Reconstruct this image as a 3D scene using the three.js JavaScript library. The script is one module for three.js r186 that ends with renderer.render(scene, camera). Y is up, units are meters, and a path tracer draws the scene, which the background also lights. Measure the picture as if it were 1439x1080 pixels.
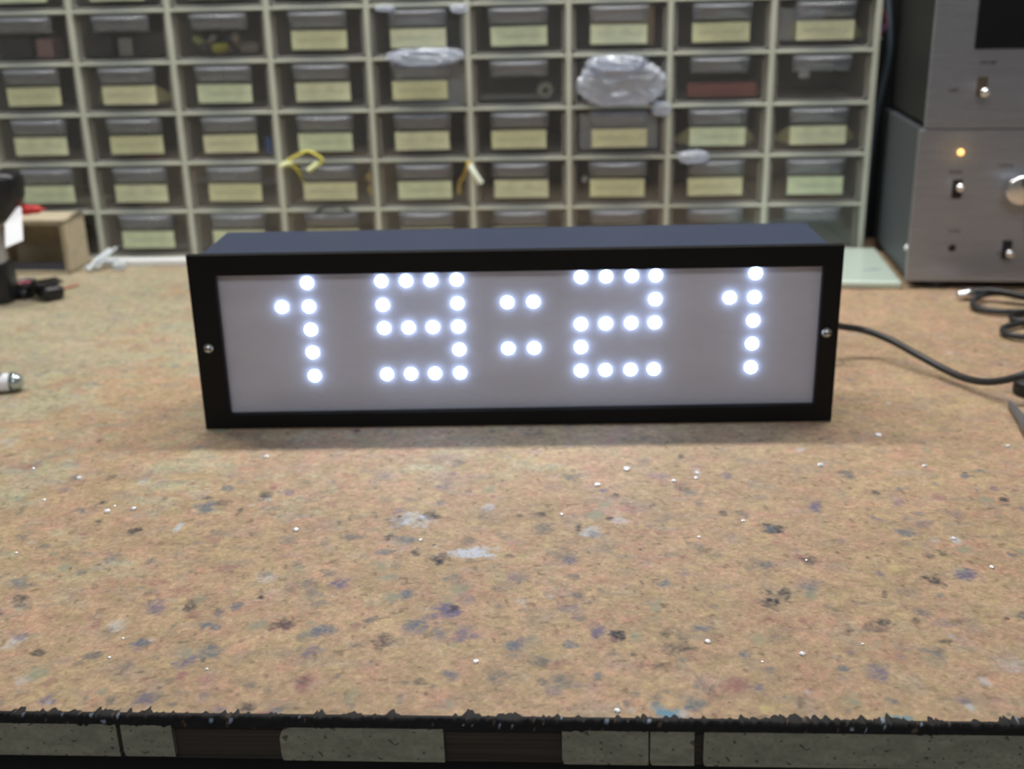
import * as THREE from 'three';
import { RectAreaLightUniformsLib } from 'three/addons/lights/RectAreaLightUniformsLib.js';
import { RoundedBoxGeometry } from 'three/addons/geometries/RoundedBoxGeometry.js';
import { mergeGeometries } from 'three/addons/utils/BufferGeometryUtils.js';
import { ImprovedNoise } from 'three/addons/math/ImprovedNoise.js';

// ---------------------------------------------------------------- camera, lights, exposure
RectAreaLightUniformsLib.init();
const scene = new THREE.Scene();
scene.background = new THREE.Color(0x000000);
const renderer = new THREE.WebGLRenderer({ antialias: true });
renderer.toneMapping = THREE.LinearToneMapping;
renderer.toneMappingExposure = 1.0;
renderer.shadowMap.enabled = true;

const camera = new THREE.PerspectiveCamera(2 * Math.atan(540 / 1614.2) * 180 / Math.PI, 1439 / 1080, 0.02, 20);
camera.position.set(0, 0.204, 0);
camera.rotation.order = 'YXZ';
camera.rotation.set(-0.3432, 0, -0.0225);
camera.focus = 0.39;
camera.userData.fStop = 11.5;
scene.add(camera);

// the strip light hung over the bench (its tube and housing are built further down)
const KEY = new THREE.Vector3(0.0, 0.85, -0.745);
const BENCH_TURN = -0.055;
const keyLight = new THREE.RectAreaLight(new THREE.Color(1.0, 0.97, 0.92), 65, 1.16, 0.045);
keyLight.position.copy(KEY).add(new THREE.Vector3(0, -0.022, 0));
keyLight.rotation.set(-Math.PI / 2, 0, 0); keyLight.rotation.order = 'YXZ'; keyLight.rotation.y = BENCH_TURN;
keyLight.castShadow = true;
scene.add(keyLight);
// the room's ceiling panel behind the photographer
const ROOM = new THREE.Vector3(-0.15, 1.585, 1.45);
const roomLight = new THREE.RectAreaLight(new THREE.Color(0.95, 0.975, 1.0), 7.6, 1.2, 0.6);
roomLight.position.copy(ROOM); roomLight.rotation.set(-Math.PI / 2, 0, 0); roomLight.castShadow = true;
scene.add(roomLight);

// ---------------------------------------------------------------- helpers
const noise = new ImprovedNoise();
let seed = 12345;
const rnd = () => { seed = (seed * 1664525 + 1013904223) >>> 0; return seed / 4294967296; };
const taken = {};
const numbered = n => { const k = taken[n] = (taken[n] ?? -1) + 1; return k ? `${n}_${String(k).padStart(3, '0')}` : n; };
const shade = o => { o.castShadow = true; o.receiveShadow = true; return o; };
function part(name, geo, mat, parent) { const m = shade(new THREE.Mesh(geo, mat)); m.name = name; if (parent) parent.add(m); return m; }
function tag(o, label, category, group) { o.userData.label = label; o.userData.category = category; if (group) o.userData.group = group; return o; }
function thing(name, label, category, pos = [0, 0, 0], turn = 0, group) {
  const g = new THREE.Group(); g.name = numbered(name); g.position.set(...pos); g.rotation.y = turn; scene.add(g);
  return tag(g, label, category, group);
}
function single(name, geo, mat, label, category, pos = [0, 0, 0], turn = 0, group) {
  const m = part(numbered(name), geo, mat, scene); m.position.set(...pos); m.rotation.y = turn;
  return tag(m, label, category, group);
}
function structure(name, geo, mat, pos = [0, 0, 0], turn = 0) {
  const m = part(name, geo, mat, scene); m.position.set(...pos); m.rotation.y = turn; m.userData.kind = 'structure'; return m;
}
const at = (g, x, y, z) => g.translate(x, y, z);
const box = (w, h, d, x = 0, y = 0, z = 0) => at(new THREE.BoxGeometry(w, h, d), x, y, z);
const rbox = (w, h, d, r, x = 0, y = 0, z = 0, s = 2) => at(new RoundedBoxGeometry(w, h, d, s, r), x, y, z);
const merge = l => mergeGeometries(l.map(g => g.index ? g.toNonIndexed() : g));
const V = (x, y, z) => new THREE.Vector3(x, y, z);
const tube = (pts, r, n = 80, rs = 8) => new THREE.TubeGeometry(new THREE.CatmullRomCurve3(pts.map(p => V(...p))), n, r, rs, false);
// a point given in the frame of an object that stands at o, turned by a
const place = (o, a, x, y, z) => [o[0] + x * Math.cos(a) + z * Math.sin(a), o[1] + y, o[2] - x * Math.sin(a) + z * Math.cos(a)];
const std = (c, rough = 0.6, o = {}) => new THREE.MeshPhysicalMaterial({ color: c, roughness: rough, ...o });

// ---------------------------------------------------------------- computed textures
function hash2(x, y, s) { let h = (x * 374761393 + y * 668265263 + s * 1442695041) | 0; h = Math.imul(h ^ (h >>> 13), 1274126177); return ((h ^ (h >>> 16)) >>> 0) / 4294967296; }
function vnoise(x, y, s) {
  const xi = Math.floor(x), yi = Math.floor(y); let fx = x - xi, fy = y - yi; fx = fx * fx * (3 - 2 * fx); fy = fy * fy * (3 - 2 * fy);
  const a = hash2(xi, yi, s), b = hash2(xi + 1, yi, s), c = hash2(xi, yi + 1, s), d = hash2(xi + 1, yi + 1, s);
  return a + (b - a) * fx + (c - a) * fy + (a - b - c + d) * fx * fy;
}
const STAINS = [[-159,-1410,38,39,'w',50],[353,-1289,34,56,'w',45],[236,-1191,38,48,'w',60],[198,-1227,14,36,'k',60],[-459,-1292,74,62,'w',70],[-524,-1273,45,44,'g',50],[-683,-1143,56,36,'g',60],[-197,-1013,80,44,'w',85],[-324,-951,26,33,'k',85],[-417,-1012,21,28,'k',40],[-652,-774,33,45,'v',75],[-477,-923,21,43,'g',50],[-407,-697,30,39,'b',70],[-219,-744,33,39,'t',60],[-251,-824,21,31,'g',50],[-249,-599,39,41,'v',95],[-232,-618,20,23,'k',60],[-296,-562,34,36,'v',55],[-346,-498,40,48,'v',55],[-320,-481,14,26,'b',60],[-647,-468,33,30,'b',65],[-712,-428,28,30,'g',50],[261,-476,33,51,'v',70],[318,-450,30,30,'k',75],[306,-425,9,17,'m',90],[381,-451,23,34,'t',50],[-23,-382,30,29,'b',60],[45,-417,28,34,'t',40],[167,-398,25,25,'b',55],[-340,-1850,29,31,'g',70],[-34,-1326,23,19,'k',40],[178,-834,25,21,'g',60],[-55,-992,21,17,'k',40],[-506,-541,24,27,'g',60],[-547,-496,17,22,'m',40],[-213,-220,22,30,'b',45],[-194,-66,19,28,'t',60],[133,-173,26,37,'t',35],[-652,-167,29,44,'m',55],[301,-346,18,24,'g',50],[253,-220,15,23,'b',45],[-270,-118,9,14,'k',60],[-498,-96,22,50,'t',40],[-347,-99,17,29,'g',30],[189,-550,21,22,'g',40],[-79,-639,20,23,'g',50],[-7,-383,21,21,'b',40],[363,-129,15,22,'g',50],[-2263,-1812,65,31,'m',75],[-2241,-1851,26,32,'g',60],[-2061,-2120,14,26,'k',60],[-2489,-2113,49,70,'w',30],[-1731,-1273,18,25,'k',50],[-2095,-1369,18,33,'g',40],[-1180,-1373,12,26,'k',45],[-1015,-1537,18,35,'v',50],[-1388,-1224,23,37,'w',70],[-1086,-885,40,27,'m',50],[-1635,-848,27,21,'g',60],[-1782,-753,24,35,'g',50],[-1752,-619,30,19,'g',60],[-1323,-783,31,25,'m',45],[-1156,-626,23,38,'k',45],[-1136,-660,30,24,'g',50],[-989,-614,22,37,'b',60],[-1037,-581,17,28,'g',60],[-1260,-587,30,37,'v',50],[-1055,-502,24,22,'b',60],[-1025,-481,19,22,'b',60],[-1165,-488,15,27,'g',50],[-1366,-485,34,35,'w',45],[-1382,-463,15,22,'k',40],[-1432,-502,20,36,'m',40],[-1234,-386,33,21,'b',65],[-1373,-305,37,28,'g',60],[-1056,-277,34,43,'v',75],[-1047,-207,16,34,'m',50],[-1417,-70,24,43,'v',65],[-1452,-154,22,30,'m',40],[-1117,-78,33,32,'v',65],[-1218,-66,17,21,'g',60],[-1023,-105,22,22,'g',35],[-879,-26,21,17,'v',50],[-649,-175,22,34,'m',40],[-711,-29,17,17,'b',90],[-735,-7,25,14,'m',60],[-833,-742,31,40,'g',60],[-931,-828,42,41,'w',35],[-779,-788,21,45,'g',55],[-885,-500,29,27,'t',45],[-1675,-385,38,46,'w',50],[-1617,-416,29,21,'t',40],[-1545,-179,27,38,'w',35],[-1027,-51,13,14,'g',50],[-755,-128,17,22,'g',40],[-672,-463,17,30,'b',60],[-705,-450,17,26,'t',40],[-992,-369,16,21,'g',50],[-1744,-1161,17,24,'m',30],[-1401,-931,16,27,'g',50],[1150,-1421,40,45,'v',85],[947,-1219,41,42,'k',70],[939,-1219,27,30,'b',60],[1350,-1734,36,37,'g',75],[1568,-862,42,41,'v',85],[949,-1493,23,34,'v',40],[1200,-1991,28,24,'w',40],[1423,-1542,17,27,'k',45],[1489,-1435,23,39,'v',40],[1530,-1270,35,49,'v',40],[1915,-1476,20,26,'k',70],[1957,-1391,17,38,'v',50],[1668,-1509,26,27,'m',40],[1610,-1134,24,34,'w',60],[1425,-1104,21,17,'g',40],[1477,-1004,21,22,'k',40],[1267,-859,17,26,'v',50],[1249,-730,15,24,'k',60],[1205,-540,19,22,'k',50],[903,-726,22,34,'k',50],[992,-717,22,34,'t',50],[841,-795,17,30,'g',40],[690,-681,19,33,'t',40],[461,-645,27,42,'t',55],[603,-502,42,26,'b',50],[536,-458,21,26,'g',50],[711,-344,20,20,'b',50],[768,-353,13,20,'k',40],[1000,-989,21,22,'m',40],[927,-550,19,18,'m',55],[828,-449,21,30,'g',50],[1050,-353,18,16,'v',60],[1011,-278,22,27,'b',70],[791,-266,20,23,'b',40],[732,-160,15,18,'v',50],[564,-187,21,30,'b',40],[1366,-431,20,12,'k',50],[1452,-557,23,26,'m',30],[1110,-99,21,24,'b',60],[1324,-110,19,21,'v',45],[1332,-68,16,21,'w',50],[1416,-201,19,26,'w',40],[1291,-313,44,39,'t',30],[1534,-297,30,38,'w',30],[839,-950,26,43,'g',35],[521,-1186,33,18,'m',35],[533,-1002,26,17,'g',40],[778,-1348,17,25,'k',40],[455,-25,33,30,'c',90],[493,-36,21,24,'w',50],[426,-56,21,24,'c',70],[1115,-20,32,17,'c',60],[494,-1872,31,39,'g',30],[1145,-1779,24,30,'v',40],[715,-1742,24,44,'w',30],[510,-2136,26,34,'g',50],[740,-2144,20,26,'g',40],[356,-1526,15,21,'k',50],[807,-907,13,21,'g',40]];
const TS = 0.92, TN = 2048;                       // the bench print: 0.92 m square, 0.45 mm a texel
function benchTextures() {
  const px = new Float32Array(TN * TN * 3), bump = new Uint8Array(TN * TN * 4);
  const mm = TS / TN * 1000;
  for (let j = 0; j < TN; j++) for (let i = 0; i < TN; i++) {
    const x = i * mm, y = j * mm;
    const big = vnoise(x / 60, y / 60, 1), mid = vnoise(x / 16, y / 11, 2), sm = vnoise(x / 5.2, y / 4.2, 3), fi = vnoise(x / 2.1, y / 1.7, 4), gr = hash2(i, j, 5);
    const tone = vnoise(x / 7 + 40, y / 5.5, 6), warm = 0.5 * vnoise(x / 9, y / 9 + 90, 7) + 0.5 * vnoise(x / 2.6, y / 2.6 + 90, 17), ang = vnoise(x / 1.1 + y / 4, y / 1.1 - x / 4, 8);
    let r = 169, g = 145, b = 118;
    // khaki tint towards the left rear, its border broken into patches
    const kd = Math.hypot((x / 1000 - TS / 2 + 0.33) / 0.29, (y / 1000 - 0.44) / 0.34) + 0.9 * (vnoise(x / 34, y / 30, 11) - 0.5) + 0.7 * (vnoise(x / 11, y / 9, 12) - 0.5) + 0.5 * (vnoise(x / 4, y / 4, 13) - 0.5);
    if (kd < 1) { const q = Math.min(1, (1 - kd) * 1.7); r -= 2 * q; g += 13 * q; b += 15 * q; }
    // reddish and yellowish fibres of the pressed board
    const red = Math.max(0, warm - 0.52) * 2.2, yel = Math.max(0, 0.48 - warm) * 2.2, gry = Math.max(0, tone - 0.6) * 2.2;
    r += 8 * red - 2 * yel - 13 * gry; g += -5 * red + 3 * yel - 6 * gry; b += 1 * red - 4 * yel + 5 * gry;
    let l = 1 + 0.06 * (big - 0.5) + 0.06 * (mid - 0.5) + 0.09 * (sm - 0.5) + 0.12 * (fi - 0.5) + 0.13 * (ang - 0.5) + 0.13 * (gr - 0.5);
    // dark fibre flecks
    const fl = vnoise(x / 2.2 + 7 + y / 9, y / 2.2 - x / 9, 9); if (fl > 0.8) l *= 1 - 1.1 * (fl - 0.8);
    const k = (j * TN + i) * 3; px[k] = r * l; px[k + 1] = g * l; px[k + 2] = b * l;
    const h = 128 + 90 * (sm - 0.5) + 110 * (fi - 0.5) + 60 * (ang - 0.5) + 30 * (gr - 0.5);
    const q = (j * TN + i) * 4; bump[q] = bump[q + 1] = bump[q + 2] = Math.max(0, Math.min(255, h)); bump[q + 3] = 255;
  }
  const C = { w: [184, 190, 202], g: [108, 104, 102], k: [54, 53, 56], v: [108, 100, 122], b: [98, 106, 118], t: [136, 142, 124], m: [142, 102, 100], c: [96, 140, 168], y: [190, 172, 122] };
  const list = STAINS.map(s => [s[0] / 1e4, s[1] / 1e4, s[2] / 1e4, s[3] / 1e4, s[4], s[5] / 100]);
  // small nameless spots over the worked part of the board
  seed = 777;
  for (let n = 0; n < 620; n++) {
    const x = -0.33 + rnd() * 0.66, z = -0.004 - Math.pow(rnd(), 1.5) * 0.34, key = 'gkvbtmgkywgm'[Math.floor(rnd() * 12)], s = 0.5 + rnd() * rnd() * 2;
    list.push([x, z, 0.0011 * s, 0.0013 * s, key, 0.22 + 0.38 * rnd()]);
  }
  for (let n = 0; n < 170; n++) {
    const x = -0.2 + rnd() * 0.42, z = -0.006 - rnd() * 0.17, key = 'gbvtmgkbgv'[Math.floor(rnd() * 10)], s = 0.7 + rnd() * 1.1;
    list.push([x, z, 0.0024 * s, 0.0026 * s, key, 0.25 + 0.4 * rnd()]);
  }
  list.forEach(([sx, sz, rx, rz, key, al], n) => {
    const ci = (sx + TS / 2) / TS * TN, cj = -sz / TS * TN, ri = rx / TS * TN * 1.7, rj = rz / TS * TN * 1.7, c = C[key];
    for (let j = Math.floor(cj - rj); j <= cj + rj; j++) for (let i = Math.floor(ci - ri); i <= ci + ri; i++) {
      if (i < 0 || j < 0 || i >= TN || j >= TN) continue;
      const u = (i - ci) / ri * 1.7, v = (j - cj) / rj * 1.7;
      const d = Math.hypot(u, v) + 1.1 * (vnoise(i / 6.5, j / 6.5, 20 + n) - 0.5) + 0.55 * (vnoise(i / 2.2, j / 2.2, 60 + n) - 0.5);
      const a = al * 1.25 * Math.max(0, Math.min(1, (1.25 - d) * 1.15)) * (0.35 + 1.0 * vnoise(i / 2.1, j / 2.1, 99));
      const k = (j * TN + i) * 3, aa = Math.min(1, a);
      for (let m = 0; m < 3; m++) px[k + m] += (c[m] - px[k + m]) * aa;
    }
  });
  const out = new Uint8Array(TN * TN * 4);
  for (let k = 0; k < TN * TN; k++) { for (let m = 0; m < 3; m++) out[k * 4 + m] = Math.max(0, Math.min(255, px[k * 3 + m])); out[k * 4 + 3] = 255; }
  const mk = (d, srgb) => { const t = new THREE.DataTexture(d, TN, TN); t.magFilter = THREE.LinearFilter; t.minFilter = THREE.LinearMipmapLinearFilter; t.generateMipmaps = true; t.wrapS = t.wrapT = THREE.MirroredRepeatWrapping; if (srgb) t.colorSpace = THREE.SRGBColorSpace; t.needsUpdate = true; return t; };
  return [mk(out, true), mk(bump, false)];
}
function grainTexture(w, h, fn, srgb = true) {
  const d = new Uint8Array(w * h * 4);
  for (let j = 0; j < h; j++) for (let i = 0; i < w; i++) { const c = fn(i, j), k = (j * w + i) * 4; d[k] = c[0]; d[k + 1] = c[1]; d[k + 2] = c[2]; d[k + 3] = 255; }
  const t = new THREE.DataTexture(d, w, h); t.magFilter = THREE.LinearFilter; t.wrapS = t.wrapT = THREE.RepeatWrapping; if (srgb) t.colorSpace = THREE.SRGBColorSpace; t.needsUpdate = true; return t;
}

// ---------------------------------------------------------------- the room
const bo = [-0.0021, 0, -0.2819];                                  // middle of the bench's front edge
const B = (x, y, z) => place(bo, BENCH_TURN, x, y, z);
{
  const wallM = std(new THREE.Color(0.42, 0.42, 0.40), 0.9), floorM = std(new THREE.Color(0.16, 0.15, 0.14), 0.7), ceilM = std(new THREE.Color(0.6, 0.6, 0.58), 0.9);
  structure('floor', box(3.6, 0.06, 3.6), floorM, B(0, -0.78, 0.9), BENCH_TURN);
  structure('ceiling', box(3.6, 0.06, 3.6), ceilM, B(0, 1.64, 0.9), BENCH_TURN);
  structure('wall_back', box(3.6, 2.5, 0.06), std(new THREE.Color(0.035, 0.034, 0.036), 0.9), B(0, 0.43, -0.758), BENCH_TURN);  // near-black colour puts the shade of the gap beside the cabinet into the wall
  structure('wall_front', box(3.6, 2.5, 0.06), wallM, B(0, 0.43, 2.64), BENCH_TURN);
  structure('wall_left', box(0.06, 2.5, 3.6), wallM, B(-1.77, 0.43, 0.9), BENCH_TURN);
  structure('wall_right', box(0.06, 2.5, 3.6), wallM, B(1.77, 0.43, 0.9), BENCH_TURN);
}
{
  const t = thing('strip_light', 'white fluorescent strip light hung over the bench', 'lamp', [KEY.x, KEY.y, KEY.z], BENCH_TURN);
  const white = std(new THREE.Color(0.75, 0.75, 0.73), 0.5);
  part('housing', rbox(1.26, 0.03, 0.06, 0.006, 0, 0.032, 0), white, t);
  const glow = new THREE.MeshStandardMaterial({ color: 0xffffff, emissive: new THREE.Color(1, 0.965, 0.9), emissiveIntensity: 2.5 });
  const tb = new THREE.CylinderGeometry(0.013, 0.013, 1.18, 20); tb.rotateZ(Math.PI / 2);
  part('tube', tb, glow, t);
  for (const s of [-1, 1]) {
    part('tube_holder', rbox(0.02, 0.04, 0.03, 0.003, s * 0.6, 0.004, 0), white, t);
    part('hanger', at(new THREE.CylinderGeometry(0.003, 0.003, 0.72, 8), s * 0.5, 0.4, 0), white, t);
  }
  const c = thing('ceiling_light', 'flat white ceiling light panel behind the photographer', 'lamp', [ROOM.x, ROOM.y, ROOM.z]);
  part('frame', rbox(1.26, 0.022, 0.66, 0.004, 0, 0.0145, 0), white, c);
  part('diffuser', box(1.2, 0.003, 0.6, 0, 0.0035, 0), new THREE.MeshStandardMaterial({ color: 0xffffff, emissive: new THREE.Color(0.95, 0.975, 1), emissiveIntensity: 2.5 }), c);
}

// ---------------------------------------------------------------- the bench
{
  const [colour, relief] = benchTextures();
  const bench = thing('work_bench', 'tan pressed-board work bench with stained, frayed top and pale front blocks', 'workbench', bo, BENCH_TURN);
  const topM = std(0xffffff, 0.62, { map: colour, bumpMap: relief, bumpScale: 0.00022, specularIntensity: 0.5 });
  const W = 1.7, D = 0.8;
  const top = box(W, 0.0045, D, 0, -0.00225, -D / 2 - 0.0006);
  { const p = top.attributes.position, u = top.attributes.uv; for (let i = 0; i < p.count; i++) u.setXY(i, (p.getX(i) + TS / 2) / TS, -p.getZ(i) / TS); }
  part('bench_top', top, topM, bench);
  // frayed dark fibre along the front edge of the board
  {
    const N = 3200, P = [], C = [], I = [], col = new THREE.Color();
    for (let i = 0; i <= N; i++) {
      const x = -W / 2 + W * i / N, X = x * 1000;
      const n1 = vnoise(X / 7, 1, 31) - 0.5, n2 = vnoise(X / 1.9, 2, 32) - 0.5, n3 = vnoise(X / 0.7, 3, 33) - 0.5, n4 = vnoise(X / 4, 5, 34) - 0.5;
      const back = -0.0010 - 0.0030 * n1 - 0.0040 * n2 - 0.0026 * n3;
      const row = [[0.00002, Math.min(-0.0007, back) - 0.0006], [0.00022 + 0.0003 * n3, Math.min(-0.0007, back)], [0.0001 + 0.0006 * n2, 0.0004 + 0.0010 * n3], [-0.0012 + 0.0007 * n4, 0.0003 + 0.0010 * n2 + 0.0008 * n3], [-0.0022 + 0.0007 * n2, 0.0002 + 0.0010 * n3 + 0.0007 * n1], [-0.0035 - 0.0014 * n4 - 0.0012 * n3, -0.0002], [-0.0047, -0.0004]];
      row.forEach(([y, z], k) => {
        P.push(x, y, z);
        const s = vnoise(X / 1.3, k * 7, 40), s2 = vnoise(X / 17, k * 3, 41);
        if (s > 0.9 && s2 > 0.6 && vnoise(X / 2.3, k * 11, 42) > 0.5 && k > 0 && k < 5) col.setRGB(0.3, 0.36, 0.45); else if (s < 0.05) col.setRGB(0.13, 0.085, 0.06); else col.setRGB(0.006, 0.0055, 0.006);
        C.push(col.r, col.g, col.b);
      });
      if (i) for (let k = 0; k < 6; k++) { const a = (i - 1) * 7 + k, b = i * 7 + k; I.push(a, a + 1, b, b, a + 1, b + 1); }
    }
    const g = new THREE.BufferGeometry(); g.setAttribute('position', new THREE.Float32BufferAttribute(P, 3)); g.setAttribute('color', new THREE.Float32BufferAttribute(C, 3)); g.setIndex(I); g.computeVertexNormals();
    const e = part('frayed_edge', g, std(0xffffff, 0.75, { vertexColors: true, side: THREE.DoubleSide }), bench);
    e.userData.label = 'black frayed fibre edge flecked with pale blue';
  }
  const railM = std(0xffffff, 0.85, { map: grainTexture(256, 64, (i, j) => { const n = 0.7 + 0.5 * vnoise(i / 30, j / 2.4, 51) + 0.25 * vnoise(i / 5, j / 5, 52); return [44 * n, 37 * n, 31 * n]; }) });
  part('rail', box(W, 0.0128, 0.03, 0, -0.0105, -0.0175), railM, bench);
  const blockM = std(0xffffff, 0.8, { map: grainTexture(512, 64, (i, j) => { let n = 0.86 + 0.16 * vnoise(i / 26, j / 9, 53) + 0.12 * vnoise(i / 5, j / 4, 54); if (vnoise(i / 7 + j / 9, j / 6 - i / 11, 55) > 0.9) n *= 0.6; return [126 * n, 124 * n, 108 * n]; }) });
  const lightBlock = (x0, x1, yt, yb, round) => {
    const s = new THREE.Shape(), r0 = round ? 0.0045 : 0.0003;
    s.moveTo(x0 + r0, yt); s.lineTo(x1 - 0.0002, yt); s.lineTo(x1, yb); s.lineTo(x0 + 0.001, yb); s.quadraticCurveTo(x0, yb, x0, yb + 0.003); s.lineTo(x0, yt - r0); s.quadraticCurveTo(x0, yt, x0 + r0, yt);
    const g = new THREE.ExtrudeGeometry(s, { depth: 0.0022, bevelEnabled: false });
    const p = g.attributes.position, u = g.attributes.uv; for (let i = 0; i < p.count; i++) u.setXY(i, p.getX(i) / 0.12 + 0.37, p.getY(i) / 0.015);
    part('front_block', at(g, 0, 0, -0.0024), blockM, bench);
  };
  lightBlock(-0.32, -0.1182, -0.0036, -0.0149); lightBlock(-0.1170, -0.1014, -0.0038, -0.0148);
  lightBlock(-0.0692, -0.0203, -0.0040, -0.0156, true);
  lightBlock(0.0144, 0.0397, -0.0040, -0.0157); lightBlock(0.0401, 0.0530, -0.0040, -0.0157); lightBlock(0.0556, 0.33, -0.0040, -0.0158);
  const bodyM = std(new THREE.Color(0.012, 0.012, 0.015), 0.8);
  part('added_shade_panel', box(W, 0.16, 0.02, 0, -0.0975, -0.07), bodyM, bench);  // dark panel added in place of the shaded space under the bench
  for (const [x, z] of [[-0.8, -0.08], [0.8, -0.08], [-0.8, -0.74], [0.8, -0.74]]) part('leg', box(0.06, 0.745, 0.06, x, -0.3775, z), bodyM, bench);
}

// ---------------------------------------------------------------- solder splashes on the bench top
{
  const m = std(new THREE.Color(0.90, 0.92, 0.95), 0.3, { metalness: 0.25 });
  const base = new THREE.IcosahedronGeometry(1, 2); const p = base.attributes.position;
  for (let i = 0; i < p.count; i++) { const k = 0.85 + 0.3 * noise.noise(p.getX(i) * 1.7, p.getY(i) * 1.7, p.getZ(i) * 1.7 + 5); p.setXYZ(i, p.getX(i) * k, p.getY(i) * k, p.getZ(i) * k); }
  base.computeVertexNormals();
  for (const [x, z, r] of [[0.0491,-0.4573,0.0012],[0.0352,-0.4418,0.0010],[0.0186,-0.4149,0.0006],[-0.0364,-0.3955,0.0006],[-0.0861,-0.4063,0.0009],[-0.0133,-0.3117,0.0007],[0.0677,-0.4444,0.0007],[0.0774,-0.4468,0.0008],[0.0786,-0.4519,0.0007],[0.1332,-0.4572,0.0010],[0.1682,-0.4894,0.0011],[0.1773,-0.4540,0.0008],[0.2214,-0.4736,0.0007],[0.0700,-0.3926,0.0006],[0.0611,-0.3201,0.0008],[0.0896,-0.3120,0.0007],[0.0762,-0.3081,0.0004],[0.1704,-0.3645,0.0007],[0.0286,-0.2845,0.0007],[0.1651,-0.3868,0.0007],[-0.1905,-0.4613,0.0009],[-0.1975,-0.4393,0.0007],[-0.1669,-0.4269,0.0010],[-0.1567,-0.4290,0.0008],[-0.1123,-0.4805,0.0009],[-0.2148,-0.4727,0.0007],[-0.1654,-0.4322,0.0005],[-0.1905,-0.3924,0.0005],[-0.1303,-0.3301,0.0004],[-0.1312,-0.3188,0.0004],[-0.0980,-0.3111,0.0004],[0.1101,-0.3168,0.0004],[0.0894,-0.4056,0.0006],[0.1061,-0.3729,0.0004]]) {
    const b = single('solder_splash', base, m, 'tiny bright solder splash stuck to the stained bench top', 'solder', [x, r * 0.45, z], rnd() * 6, 'solder splashes on the bench top');
    b.scale.set(r * 1.6, r * 0.9, r * 1.5);
  }
}

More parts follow.
